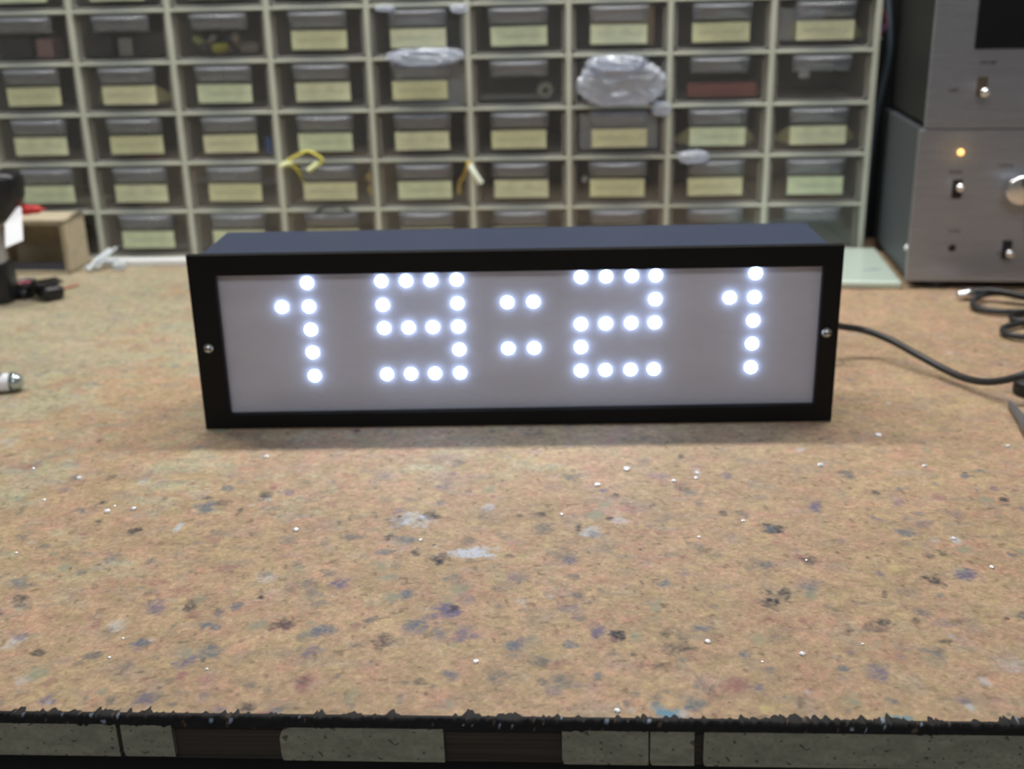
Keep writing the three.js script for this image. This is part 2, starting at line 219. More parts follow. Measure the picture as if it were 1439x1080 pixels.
// ---------------------------------------------------------------- the clock
{
  const t = thing('led_clock', 'black rectangular digital clock with white lit dots reading 19:21', 'clock', [0.0017, 0, -0.512], -0.0268);
  const black = std(new THREE.Color(0.0055, 0.0055, 0.006), 0.5, { specularIntensity: 0.35 });
  const W = 0.30, H = 0.0857;
  const s = new THREE.Shape([[-W / 2, 0.0004], [W / 2, 0.0004], [W / 2, H], [-W / 2, H]].map(p => new THREE.Vector2(...p)));
  s.holes.push(new THREE.Path([[-0.1376, 0.0074], [-0.1376, 0.0758], [0.1414, 0.0758], [0.1414, 0.0086]].map(p => new THREE.Vector2(...p))));
  const fr = new THREE.ExtrudeGeometry(s, { depth: 0.0032, bevelEnabled: true, bevelSize: 0.0004, bevelThickness: 0.0004, bevelSegments: 2, bevelOffset: -0.0004 });
  part('front_frame', at(fr, 0, 0, -0.0036), black, t);
  const caseM = std(new THREE.Color(0.034, 0.048, 0.092), 0.42, { bumpMap: grainTexture(256, 256, (i, j) => { const v = 90 + 120 * vnoise(i / 1.6, j / 1.6, 61); return [v, v, v]; }, false), bumpScale: 0.0001 });
  const x = W / 2 - 0.0064, D = 0.048, z0 = -0.0036;
  const shell = merge([box(2 * x, 0.002, D, 0, H - 0.0014, z0 - D / 2), box(2 * x, 0.002, D, 0, 0.0014, z0 - D / 2), box(0.002, H - 0.0048, D, -x + 0.001, H / 2, z0 - D / 2), box(0.002, H - 0.0048, D, x - 0.001, H / 2, z0 - D / 2), box(2 * x, H - 0.0048, 0.002, 0, H / 2, z0 - D + 0.001)]);
  part('casing', shell, caseM, t).userData.label = 'dark blue-grey painted metal casing';
  const panelM = std(0xffffff, 0.38, { map: grainTexture(256, 256, (i, j) => { const n = 0.97 + 0.04 * vnoise(i / 30, j / 30, 62) + 0.02 * vnoise(i / 3, j / 3, 63); return [186 * n, 186 * n, 199 * n]; }), specularIntensity: 0.5 });
  const disp = part('display_panel', box(0.287, 0.076, 0.0025, 0.002, 0.0419, -0.0062), panelM, t);
  disp.userData.label = 'frosted grey display panel';
  const ledM = new THREE.MeshStandardMaterial({ color: 0xffffff, emissive: new THREE.Color(0.50, 0.68, 1.0), emissiveIntensity: 13, roughness: 0.4 });
  const dome = new THREE.SphereGeometry(0.0028, 20, 10, 0, Math.PI * 2, 0, Math.PI / 2); dome.rotateX(Math.PI / 2); dome.scale(1, 1, 0.9);
  const rows = [0.0714, 0.0600, 0.0487, 0.0374, 0.0257];
  const font = { 1: ['.X', 'XX', '.X', '.X', '.X'], 9: ['XXXX', 'X..X', 'XXXX', '...X', 'XXXX'], 2: ['XXXX', '...X', 'XXXX', 'X...', 'XXXX'], ':': ['..', 'XX', '..', 'XX', '..'] };
  const cols = [[1, [-0.1088, -0.0961]], [9, [-0.0614, -0.0499, -0.0384, -0.0264]], [':', [-0.0032, 0.0090]], [2, [0.0311, 0.0427, 0.0546, 0.0656]], [1, [0.1000, 0.1114]]];
  for (const [d, xs] of cols) {
    font[d].forEach((line, j) => [...line].forEach((c, i) => {
      if (c !== 'X') return;
      const l = part('light_dot', dome, ledM, disp); l.position.set(xs[i], rows[j] + xs[i] * 0.006, -0.0049);
    }));
    const pl = new THREE.PointLight(new THREE.Color(0.8, 0.9, 1), 0.00006 * font[d].join('').replace(/\./g, '').length / 6); pl.position.set((xs[0] + xs[xs.length - 1]) / 2, 0.0487, 0.03); pl.castShadow = true; t.add(pl);
  }
  const steel = std(new THREE.Color(0.62, 0.62, 0.6), 0.35, { metalness: 0.85 });
  for (const [sx, sy] of [[-0.1442, 0.0410], [0.1447, 0.0444]]) {
    const head = new THREE.SphereGeometry(0.0026, 20, 8, 0, Math.PI * 2, 0, 1.15); head.rotateX(Math.PI / 2); head.translate(0, 0, -0.00105);
    const sc = part('screw', head, steel, t); sc.position.set(sx, sy, 0);
    part('slot', box(0.0034, 0.0006, 0.0006, 0, 0, 0.0014), black, sc);
  }
}

// ---------------------------------------------------------------- the drawer cabinet
const co = [0, 0, -0.8637], CT = -0.0573, X0 = -0.3176, CW = 0.0728, CH = 0.0368, Y0 = 0.1841;
const K = (x, y, z) => place(co, CT, x, y, z);
{
  const cab = thing('parts_cabinet', 'cream parts cabinet with rows of small clear drawers behind the clock', 'cabinet', co, CT);
  const cream = std(new THREE.Color(0.60, 0.63, 0.54), 0.5);
  const D = 0.118, TH = 0.0042, SH = 0.0021;
  const xl = X0 - CW, xr = X0 + 8 * CW, yt = Y0 + CH;
  const upright = rbox(TH, yt, D, 0.0006, 0, yt / 2, -D / 2, 1);
  for (let i = 0; i <= 9; i++) part('upright', upright, cream, cab).position.x = xl + i * CW + (i === 9 ? 0.0004 : 0);
  const shelf = rbox(CW - TH + 0.0006, SH, D - 0.0004, 0.0005, 0, 0, -D / 2 - 0.0002, 1);
  for (let j = 0; j <= 6; j++) for (let i = 0; i < 9; i++) part('shelf', shelf, cream, cab).position.set(xl + (i + 0.5) * CW, j === 6 ? SH / 2 : yt - j * CH, 0);
  part('back_panel', box(xr - xl, yt, 0.003, (xl + xr) / 2, yt / 2, -D - 0.0015), cream, cab);

  // one drawer
  const w = CW - TH - 0.0010, h = CH - SH - 0.0008, dd = 0.104, t = 0.0012;
  const trayM = std(new THREE.Color(0.43, 0.41, 0.37), 0.4);
  const tray = merge([box(w - 0.002, t, dd, 0, t / 2, -dd / 2), box(t, h - 0.004, dd, -w / 2 + t + 0.0005, h / 2 - 0.002, -dd / 2), box(t, h - 0.004, dd, w / 2 - t - 0.0005, h / 2 - 0.002, -dd / 2), box(w - 0.002, h - 0.004, t, 0, h / 2 - 0.002, -dd)]);
  const rs = new THREE.Shape(), r = 0.004;
  rs.moveTo(-w / 2, h); rs.lineTo(-w / 2, r); rs.quadraticCurveTo(-w / 2, 0, -w / 2 + r, 0); rs.lineTo(w / 2 - r, 0); rs.quadraticCurveTo(w / 2, 0, w / 2, r); rs.lineTo(w / 2, h); rs.lineTo(-w / 2, h);
  const front = at(new THREE.ExtrudeGeometry(rs, { depth: 0.0011, bevelEnabled: false }), 0, 0, -0.0001);
  const rimPath = new THREE.CurvePath(), rp = [[-w / 2 + 0.0006, h], [-w / 2 + 0.0006, 0.0032], [-w / 2 + 0.0042, 0.0008], [w / 2 - 0.0042, 0.0008], [w / 2 - 0.0006, 0.0032], [w / 2 - 0.0006, h]];
  for (let k = 0; k < 5; k++) rimPath.add(new THREE.LineCurve3(V(rp[k][0], rp[k][1], 0), V(rp[k + 1][0], rp[k + 1][1], 0)));
  const rim = at(new THREE.TubeGeometry(rimPath, 60, 0.0006, 5, false), 0, 0, 0.0012), rimM = std(new THREE.Color(0.34, 0.33, 0.30), 0.3);
  const clear = new THREE.MeshPhysicalMaterial({ color: new THREE.Color(0.95, 0.95, 0.94), roughness: 0.05, transmission: 0.97, thickness: 0, ior: 1.45 });
  const smoke = new THREE.MeshPhysicalMaterial({ color: new THREE.Color(0.66, 0.70, 0.78), roughness: 0.18, transmission: 0.8, thickness: 0, ior: 1.55, side: THREE.DoubleSide });
  // the moulded pull: an arched hood that stands out most in the middle
  const hood = (() => {
    const U = 22, prof = [[0, 0.0325], [0.45, 0.0324], [0.85, 0.0319], [1, 0.0308], [1.0, 0.0290], [0.86, 0.0262], [0.62, 0.0238], [0.36, 0.0222], [0.05, 0.0212]], P = [], I = [], n = prof.length;
    for (let i = 0; i <= U; i++) { const u = -1 + 2 * i / U, p = 0.0105 * Math.pow(1 - Math.pow(Math.abs(u), 3.2), 0.6); prof.forEach(([z, y]) => P.push(u * 0.0222 * (0.94 + 0.06 * (y - 0.021) / 0.0115), y, 0.001 + z * p)); if (i) for (let k = 0; k < n - 1; k++) { const a = (i - 1) * n + k, b = a + n; I.push(a, a + 1, b, b, a + 1, b + 1); } }
    const g = new THREE.BufferGeometry(); g.setAttribute('position', new THREE.Float32BufferAttribute(P, 3)); g.setIndex(I); g.computeVertexNormals(); return g;
  })();
  const paper = [0, 1, 2, 3].map(k => std(0xffffff, 0.85, { map: grainTexture(128, 48, (i, j) => { let n = 0.94 + 0.07 * vnoise(i / 20, j / 12, 70 + k) + 0.06 * vnoise(i / 3, j / 3, 74 + k); if (Math.abs(j - 24 + 4 * (vnoise(i / 20, 1, k) - 0.5)) < 4 && i > 14 && i < 112) n *= 0.9 + 0.08 * vnoise(i / 2.5, j / 4, 80 + k); return [(222 + 6 * (k % 2)) * n, (233 - 4 * (k % 3)) * n, (198 - 7 * (k % 3)) * n]; }) }));
  const card = box(0.0405, 0.0132, 0.0005, 0, 0.01275, 0.00145);
  const wing = [-1, 1].map(sg => { const g = new THREE.BufferGeometry(), a = sg * 0.0202, b = sg * 0.0302; g.setAttribute('position', new THREE.Float32BufferAttribute([a, 0.0192, -0.001, a, 0.0066, -0.001, b, 0.0066, -0.016, b, 0.0100, -0.016], 3)); g.setAttribute('uv', new THREE.Float32BufferAttribute([0, 1, 0, 0, 1, 0, 1, 0.4], 2)); g.setIndex([0, 1, 2, 0, 2, 3]); g.computeVertexNormals(); return g; });
  const bare = new Set(['1,0', '1,1', '1,2', '2,5', '2,6', '2,7', '2,8', '5,8']), winged = new Set(['2,1', '3,7', '3,8', '1,8']);
  for (let j = 0; j < 6; j++) for (let i = 0; i < 9; i++) {
    const d = part('drawer', tray, trayM, cab);
    const yb = (j === 5 ? SH : yt - (j + 1) * CH + SH / 2) + 0.0004;
    d.position.set(xl + (i + 0.5) * CW + (rnd() - 0.5) * 0.0006, yb, -0.0034 - rnd() * 0.0012);
    part('front_panel', front, clear, d);
    part('front_rim', rim, rimM, d);
    part('handle', hood, smoke, d);
    if (!bare.has(j + ',' + i)) {
      const l = part('label_card', card, paper[(i * 3 + j * 5) % 4], d); l.position.x = (rnd() - 0.5) * 0.0012; l.rotation.z = (rnd() - 0.5) * 0.02;
      if (winged.has(j + ',' + i)) for (const g of wing) part('label_card', g, new THREE.MeshPhysicalMaterial({ color: new THREE.Color(0.55, 0.53, 0.30), roughness: 0.9, side: THREE.DoubleSide }), d);
    }
  }
}

// ---------------------------------------------------------------- what lies in and hangs from the drawers
const col = (a, b, c) => new THREE.Color(a, b, c);
const yb = j => Y0 + CH - (j + 1) * CH + 0.0033;             // floor of row j
{
  const darkBits = std(col(0.02, 0.02, 0.024), 0.5), pink = std(col(0.34, 0.20, 0.20), 0.7), greyBit = std(col(0.30, 0.29, 0.28), 0.6);
  single('component_block', rbox(0.024, 0.015, 0.03, 0.001), darkBits, 'black block lying in the unlabelled drawer beside a pink block', 'component', K(-0.367, yb(1) + 0.0092, -0.026), CT);
  single('component_block', rbox(0.0125, 0.0135, 0.02, 0.001), pink, 'dull pink block in an unlabelled drawer beside a black block', 'component', K(-0.3430, yb(1) + 0.0084, -0.018), CT);
  for (const [x, wd, hh, m, lb] of [[-0.3010, 0.019, 0.0150, darkBits, 'black relay at the left of the dark parts drawer'], [-0.2818, 0.0105, 0.0130, greyBit, 'grey square part between two black relays in a drawer'], [-0.2610, 0.026, 0.0165, darkBits, 'wide black relay beside the grey square part']])
    single('relay', rbox(wd, hh, 0.018, 0.0009), m, lb, 'component', K(x, yb(1) + 0.0017 + hh / 2, -0.017), CT);
  // loose mixed parts: short coloured sleeves and a few dark lumps
  const mix = [[-0.2265, 0.012, 0.0045, 0.30, 0.36, 0.14, 'pale green sleeve among the loose parts in the drawer'], [-0.2125, 0.0068, 0.0052, 0.55, 0.52, 0.06, 'yellow sleeve among the loose parts in the drawer'], [-0.2200, 0.0125, 0.0036, 0.55, 0.46, 0.42, 'pale pink sleeve on top of the loose parts'], [-0.1985, 0.0125, 0.005, 0.28, 0.22, 0.19, 'brown grey lump among the loose parts'], [-0.1905, 0.0065, 0.006, 0.25, 0.21, 0.19, 'round grey brown lump at the end of the loose parts'], [-0.2055, 0.0135, 0.0034, 0.05, 0.07, 0.16, 'dark blue sleeve on the loose parts'], [-0.2215, 0.0062, 0.005, 0.10, 0.09, 0.08, 'dark brown lump under the pale green sleeve'], [-0.2045, 0.0058, 0.004, 0.14, 0.11, 0.09, 'dark brown lump beside the yellow sleeve']];
  mix.forEach(([x, y, r, a, b, c, lb], n) => { const g = new THREE.CapsuleGeometry(r * 0.75, r * 1.3, 4, 10); g.rotateZ(1.57 + (n % 3 - 1) * 0.6); g.rotateY((n % 4) * 0.5); single('loose_part', g, std(col(a, b, c), 0.55), lb, 'component', K(x, yb(1) + y - 0.001, -0.012 - (n % 3) * 0.004), CT); });
  // grey strips and a roll in the drawer with no card
  { const g = new THREE.TorusGeometry(0.0042, 0.0022, 10, 24); single('tape_roll', g, std(col(0.34, 0.34, 0.31), 0.6), 'small grey roll standing in an unlabelled drawer', 'roll', K(0.0290, yb(2) + 0.0084, -0.012), CT + 0.3); }
  single('foam_strip', rbox(0.052, 0.0036, 0.02, 0.001), std(col(0.24, 0.25, 0.23), 0.8), 'grey strip lying flat beside the small grey roll', 'strip', K(0.0060, yb(2) + 0.0033, -0.027), CT + 0.04);
  for (let k = 0; k < 5; k++) { const g = new THREE.CapsuleGeometry(0.0022, 0.047, 4, 8); g.rotateZ(1.57); single('red_sleeve', g, std(col(0.36, 0.13, 0.12), 0.6), 'dull red sleeve in the bundle in an unlabelled drawer', 'sleeve', K(0.1580 + (k % 2) * 0.003, yb(2) + 0.0036 + 0.0032 * Math.floor(k / 2), -0.010 - (k % 2) * 0.005), CT, 'dull red sleeves bundled in one drawer'); }
  single('paper_scrap', box(0.0075, 0.0062, 0.0004), std(col(0.62, 0.63, 0.68), 0.7), 'small white scrap stuck under the pull of the empty drawer', 'paper', K(0.2165, yb(2) + 0.0180, -0.0064), CT);
  { const g = merge([at(new THREE.CylinderGeometry(0.0031, 0.0031, 0.0115, 18), 0, 0, 0), at(new THREE.CylinderGeometry(0.0028, 0.0031, 0.0008, 18), 0, 0.006, 0)]); single('capacitor', g, std(col(0.05, 0.13, 0.42), 0.4), 'blue cylindrical capacitor standing beside a card in its drawer', 'capacitor', K(-0.1812, yb(3) + 0.0078, -0.011), CT); }
  single('glass_diode', new THREE.SphereGeometry(0.0028, 14, 10), std(col(0.5, 0.5, 0.5), 0.3), 'small pale bead beside the brownish card of a drawer', 'bead', K(0.0582, yb(4) + 0.0165, -0.0085), CT);

  // crumpled clear bags
  const film = new THREE.MeshPhysicalMaterial({ color: col(0.86, 0.90, 0.98), roughness: 0.16, transmission: 0.62, thickness: 0, ior: 1.5, side: THREE.DoubleSide });
  const haze = new THREE.MeshPhysicalMaterial({ color: col(0.70, 0.74, 0.80), roughness: 0.5, transmission: 0.5, thickness: 0, side: THREE.DoubleSide });
  const ridge = (x, y, z, f) => { let v = 0, a = 1; for (let o = 0; o < 3; o++) { v += a * (1 - 2 * Math.abs(noise.noise(x * f, y * f, z * f))); f *= 2.1; a *= 0.5; } return v; };
  const crumple = (w, h, d, sd, amp = 0.32) => {
    const g = new THREE.SphereGeometry(1, 56, 36), p = g.attributes.position;
    for (let i = 0; i < p.count; i++) { const x = p.getX(i), y = p.getY(i), z = p.getZ(i), k = 1 - amp + amp * 0.75 * ridge(x + sd, y - sd, z + 2 * sd, 2.1); const q = v => Math.sign(v) * Math.pow(Math.abs(v), 0.72); p.setXYZ(i, q(x) * k * w / 2, q(y) * k * h / 2, q(z) * k * d / 2); }
    g.computeVertexNormals(); return g;
  };
  const bagA = thing('plastic_bag', 'crumpled clear plastic bag spilling out over the top of a labelled drawer', 'bag', K(-0.0565, yb(2) + 0.028, 0), CT);
  part('crumpled_mouth', at(crumple(0.056, 0.0115, 0.016, 3.1, 0.45), 0.0, 0.0075, 0.0085), film, bagA);
  { const g = new THREE.PlaneGeometry(0.052, 0.034, 40, 24), p = g.attributes.position; for (let i = 0; i < p.count; i++) p.setZ(i, 0.0011 * ridge(p.getX(i) * 60, p.getY(i) * 60, 1, 1) ); g.computeVertexNormals(); part('bag_sheet', at(g, 0.001, -0.012, -0.0095), haze, bagA); }
  const bagB = thing('plastic_bag', 'puffed clear plastic bag covering the whole front of a drawer', 'bag', K(0.0845, yb(2) + 0.012, 0), CT);
  part('puffed_body', at(crumple(0.064, 0.031, 0.017, 7.7, 0.32), 0.0, 0.0015, 0.004), film, bagB);
  part('bag_tail', at(crumple(0.014, 0.010, 0.008, 1.9, 0.45), 0.029, -0.0165, 0.004), film, bagB);
  part('bag_top', at(crumple(0.044, 0.010, 0.015, 4.4, 0.45), -0.004, 0.0165, 0.0095), film, bagB);
  single('plastic_scrap', crumple(0.023, 0.009, 0.010, 9.3, 0.45), film, 'small white plastic tuft stuck out between two labelled drawers', 'plastic', K(0.1378, Y0 - 3 * CH + 0.0006, 0.0045), CT);
  single('plastic_scrap', crumple(0.013, 0.0055, 0.006, 2.3, 0.4), film, 'bit of clear film caught at the corner of a drawer, lilac tinted', 'plastic', K(-0.0316, Y0 - 0.0028, 0.0030), CT);
  single('plastic_scrap', crumple(0.014, 0.004, 0.005, 5.3, 0.4), film, 'thin bit of clear film caught at the other corner of that drawer', 'plastic', K(-0.0850, Y0 - 0.0016, 0.0030), CT);

  const sheet = (w, h, f) => { const g = new THREE.PlaneGeometry(w, h, 30, 16), p = g.attributes.position; for (let i = 0; i < p.count; i++) p.setZ(i, 0.0012 * ridge(p.getX(i) * f, p.getY(i) * f, 2, 1)); g.computeVertexNormals(); return g; };
  single('film_sheet', sheet(0.058, 0.026, 55), haze, 'hazy plastic film filling the drawer below the puffed bag', 'film', K(0.0830, yb(3) + 0.0150, -0.0095), CT);
  single('film_sheet', sheet(0.030, 0.022, 55), haze, 'hazy plastic film at one side of a labelled drawer', 'film', K(0.2130, yb(1) + 0.0150, -0.0095), CT);
  single('paper_sheet', sheet(0.046, 0.028, 30), std(col(0.34, 0.24, 0.14), 0.8, { side: THREE.DoubleSide }), 'brown paper folded inside the drawer above the puffed bag', 'paper', K(0.0850, yb(1) + 0.0165, -0.0110), CT);
  // yellow wires with pale tags
  const yel = std(col(0.72, 0.66, 0.10), 0.5), lime = std(col(0.84, 0.90, 0.50), 0.5), ochre = std(col(0.60, 0.42, 0.07), 0.55);
  const Y = (pts) => pts.map(([x, y, z]) => K(x, y, z));
  const w1 = thing('yellow_wire', 'yellow wire looping out of a drawer with pale lime end tags', 'wire');
  part('wire_loop', tube(Y([[-0.1545, 0.052, -0.008], [-0.1575, 0.0655, -0.001], [-0.1600, 0.0715, 0.006], [-0.1637, 0.0752, 0.009], [-0.1524, 0.0815, 0.009], [-0.1480, 0.0831, 0.0085], [-0.1433, 0.0814, 0.009], [-0.1367, 0.0761, 0.009], [-0.1396, 0.0733, 0.009]]), 0.0010, 90), yel, w1);
  { const g = tube(Y([[-0.1405, 0.0742, 0.009], [-0.1440, 0.0716, 0.0095], [-0.1482, 0.0688, 0.0095]]), 0.0019, 16, 8); part('end_tag', g, lime, w1); const g2 = tube(Y([[-0.1600, 0.0748, 0.009], [-0.1650, 0.0738, 0.0095], [-0.1690, 0.0722, 0.0095]]), 0.0017, 16, 8); part('end_tag', g2, lime, w1); }
  single('ochre_wire', tube(Y([[-0.1035, 0.0465, -0.0075], [-0.1060, 0.0520, -0.0075], [-0.1010, 0.0580, -0.0075], [-0.1070, 0.0600, -0.0078], [-0.1020, 0.0640, -0.0078]]), 0.0018, 60), ochre, 'ochre wire coiled behind the right side of a labelled drawer', 'wire');
  const w2 = thing('ochre_wire', 'ochre wire behind a drawer front, ending in a pale tag', 'wire');
  part('wire_loop', tube(Y([[-0.0375, 0.0470, -0.0078], [-0.0368, 0.0550, -0.0078], [-0.0330, 0.0612, -0.0072], [-0.0300, 0.0680, -0.002], [-0.0285, 0.0715, 0.004], [-0.0270, 0.0705, 0.0075]]), 0.0019, 60), ochre, w2);
  part('end_tag', tube(Y([[-0.0276, 0.0708, 0.007], [-0.0235, 0.0640, 0.009], [-0.0192, 0.0575, 0.009]]), 0.0024, 16, 8), std(col(0.80, 0.88, 0.74), 0.45), w2);
  single('black_wire', tube(Y([[-0.1463, 0.0366, 0.004], [-0.1395, 0.0398, 0.006], [-0.1330, 0.0402, 0.007], [-0.1259, 0.0401, 0.006], [-0.1201, 0.0368, 0.004]]), 0.0009, 40), std(col(0.01, 0.01, 0.012), 0.5), 'short black wire arched over the shelf under the yellow wire drawer', 'wire');
}

// ---------------------------------------------------------------- the two stacked audio units
const ao = [0.2639, 0, -0.7429], AT = -0.1238;
const A = (x, y, z) => place(ao, AT, x, y, z);
{
  const brushed = (marks) => grainTexture(1024, 256, (i, j) => {
    let n = 0.94 + 0.08 * vnoise(i / 90, j / 0.9, 91) + 0.05 * vnoise(i / 14, j / 0.7, 92);
    for (const [mx, my, mw] of marks) if (Math.abs(j - my) < 2.2 && i > mx && i < mx + mw && vnoise(i / 1.7, j / 2, 93) > 0.35) n *= 0.72;
    return [158 * n, 161 * n, 170 * n];
  });
  const faceUV = (g, w, h, y0) => { const p = g.attributes.position, u = g.attributes.uv; for (let i = 0; i < p.count; i++) u.setXY(i, p.getX(i) / w, (p.getY(i) - y0) / h); return g; };
  const W = 0.30;
  const chrome = std(col(0.85, 0.86, 0.88), 0.16, { metalness: 1 }), blackM = std(col(0.008, 0.008, 0.009), 0.4), slotM = std(col(0.10, 0.075, 0.05), 0.7);
  const grey = std(col(0.085, 0.095, 0.11), 0.5, { metalness: 0.2 }), darkSide = std(col(0.013, 0.015, 0.016), 0.5);
  const ball = new THREE.SphereGeometry(0.0030, 16, 12);
  const toggle = (parent, x, y, up, mat) => {
    const s = part('toggle_switch', rbox(0.0062, 0.0122, 0.0012, 0.0005, x, y, 0.0002), mat, parent);
    const g = new THREE.CylinderGeometry(0.0021, 0.0013, 0.0085, 14); g.rotateX(Math.PI / 2 + up * -0.5); g.translate(x, y + up * 0.0016, 0.0042);
    part('lever', merge([g, at(ball.clone(), x, y + up * 0.0036, 0.0080)]), chrome, s);
  };
  // lower unit
  const lo = thing('amplifier', 'silver-faced amplifier with lit orange lamp, lower of the stacked pair', 'amplifier', ao, AT);
  const lh = 0.1045, yb0 = 0.0054;
  const faceM = std(0xffffff, 0.36, { metalness: 0.5, anisotropy: 0.7, map: brushed([[70, 190, 28], [82, 96, 26], [170, 200, 34], [190, 60, 40]]) });
  part('face_plate', faceUV(rbox(W, lh - yb0, 0.004, 0.0006, W / 2, (lh + yb0) / 2, -0.002), W, lh, 0), faceM, lo);
  part('casing', rbox(W - 0.004, lh - yb0 - 0.0012, 0.126, 0.001, W / 2, (lh + yb0) / 2, -0.067), grey, lo).userData.label = 'grey painted metal casing';
  for (const [x, z] of [[0.022, -0.014], [W - 0.022, -0.014], [0.022, -0.11], [W - 0.022, -0.11]]) part('foot', at(new THREE.CylinderGeometry(0.009, 0.010, 0.0058, 20), x, 0.0029, z), blackM, lo);
  { const g = new THREE.SphereGeometry(0.0022, 12, 8); part('side_screw', at(g, 0.0018, 0.0255, -0.012), chrome, lo); }
  const amber = new THREE.MeshStandardMaterial({ color: 0xffc070, emissive: new THREE.Color(1.0, 0.55, 0.16), emissiveIntensity: 2.2 });
  part('indicator_lamp', at(new THREE.SphereGeometry(0.0020, 14, 10), 0.0265, 0.0905, 0.0006), amber, lo).userData.label = 'small glowing orange lamp';
  { const pl = new THREE.PointLight(new THREE.Color(1, 0.6, 0.2), 0.0002); pl.position.set(0.0265, 0.0905, 0.006); pl.castShadow = true; lo.add(pl); }
  toggle(lo, 0.0268, 0.0670, 0.6, blackM); toggle(lo, 0.0622, 0.0272, -0.2, blackM);
  { const g = new THREE.TorusGeometry(0.0018, 0.0006, 8, 20); const k = part('jack_socket', at(g, 0.0277, 0.0282, 0.0004), blackM, lo); const c = new THREE.CylinderGeometry(0.0016, 0.0016, 0.001, 16); c.rotateX(Math.PI / 2); part('hole', at(c, 0.0277, 0.0282, 0.0002), blackM, k); }
  const knob = (parent, x, y, r, d) => { const g = new THREE.LatheGeometry([[0, d], [r * 0.82, d], [r * 0.93, d - 0.0006], [r * 0.97, d - 0.002], [r, 0.0006], [r, 0]].map(p => new THREE.Vector2(...p)), 40); g.rotateX(Math.PI / 2); g.translate(x, y, 0); const k = part('knob', g, chrome, parent); part('pointer', box(0.0012, r * 0.5, 0.0005, x, y + r * 0.55, d + 0.0001), blackM, k); };
  knob(lo, 0.0632, 0.0680, 0.0098, 0.014); knob(lo, 0.112, 0.0680, 0.0098, 0.014); knob(lo, 0.158, 0.060, 0.0165, 0.016);
  part('rocker', rbox(0.006, 0.016, 0.005, 0.001, 0.0745, 0.0485, 0.002), chrome, lo);
  // upper unit
  const ub = 0.1052, ut = 0.222;
  const up = thing('tuner', 'silver-faced unit with dark window and black side, stacked on the amplifier', 'tuner', A(0.0028, ub, 0), AT);
  const h2 = ut - ub;
  part('face_plate', faceUV(rbox(W - 0.004, h2, 0.004, 0.0006, (W - 0.004) / 2, h2 / 2, -0.002), W, h2, 0), std(0xffffff, 0.36, { metalness: 0.5, anisotropy: 0.7, map: brushed([[100, 88, 34], [40, 52, 24]]) }), up);
  part('casing', rbox(W - 0.008, h2 - 0.003, 0.126, 0.001, (W - 0.004) / 2, h2 / 2, -0.067), darkSide, up).userData.label = 'black metal casing';
  const win = part('display_window', rbox(0.22, 0.052, 0.003, 0.0006, 0.0250 + 0.11, 0.0487 + 0.026, 0.0002), std(col(0.006, 0.006, 0.008), 0.18), up);
  win.userData.label = 'black glass window';
  toggle(up, 0.0322, 0.0258, -0.75, slotM);
  part('indicator_hole', at(new THREE.SphereGeometry(0.0013, 10, 8), 0.0152, 0.0246, -0.0004), slotM, up);
  knob(up, 0.075, 0.026, 0.0075, 0.010);
}
// pale pad between the clock and the amplifier
{
  const t = thing('writing_pad', 'pale mint plastic pad lying beside the amplifier, blue mark near its edge', 'pad', A(0, 0, 0), AT);
  part('pad_body', rbox(0.105, 0.0055, 0.100, 0.0022, -0.0545, 0.00277, -0.0490, 3), std(col(0.60, 0.72, 0.64), 0.24), t);
  const s = new THREE.Shape(); s.moveTo(-0.006, -0.002); s.quadraticCurveTo(0, 0.001, 0.006, 0.0005); s.lineTo(0.005, 0.0028); s.quadraticCurveTo(-0.001, 0.0028, -0.006, -0.002);
  const g = new THREE.ExtrudeGeometry(s, { depth: 0.0002, bevelEnabled: false }); g.rotateX(-Math.PI / 2);
  part('ink_mark', at(g, -0.0165, 0.00545, -0.0305), std(col(0.16, 0.23, 0.36), 0.6), t);
}

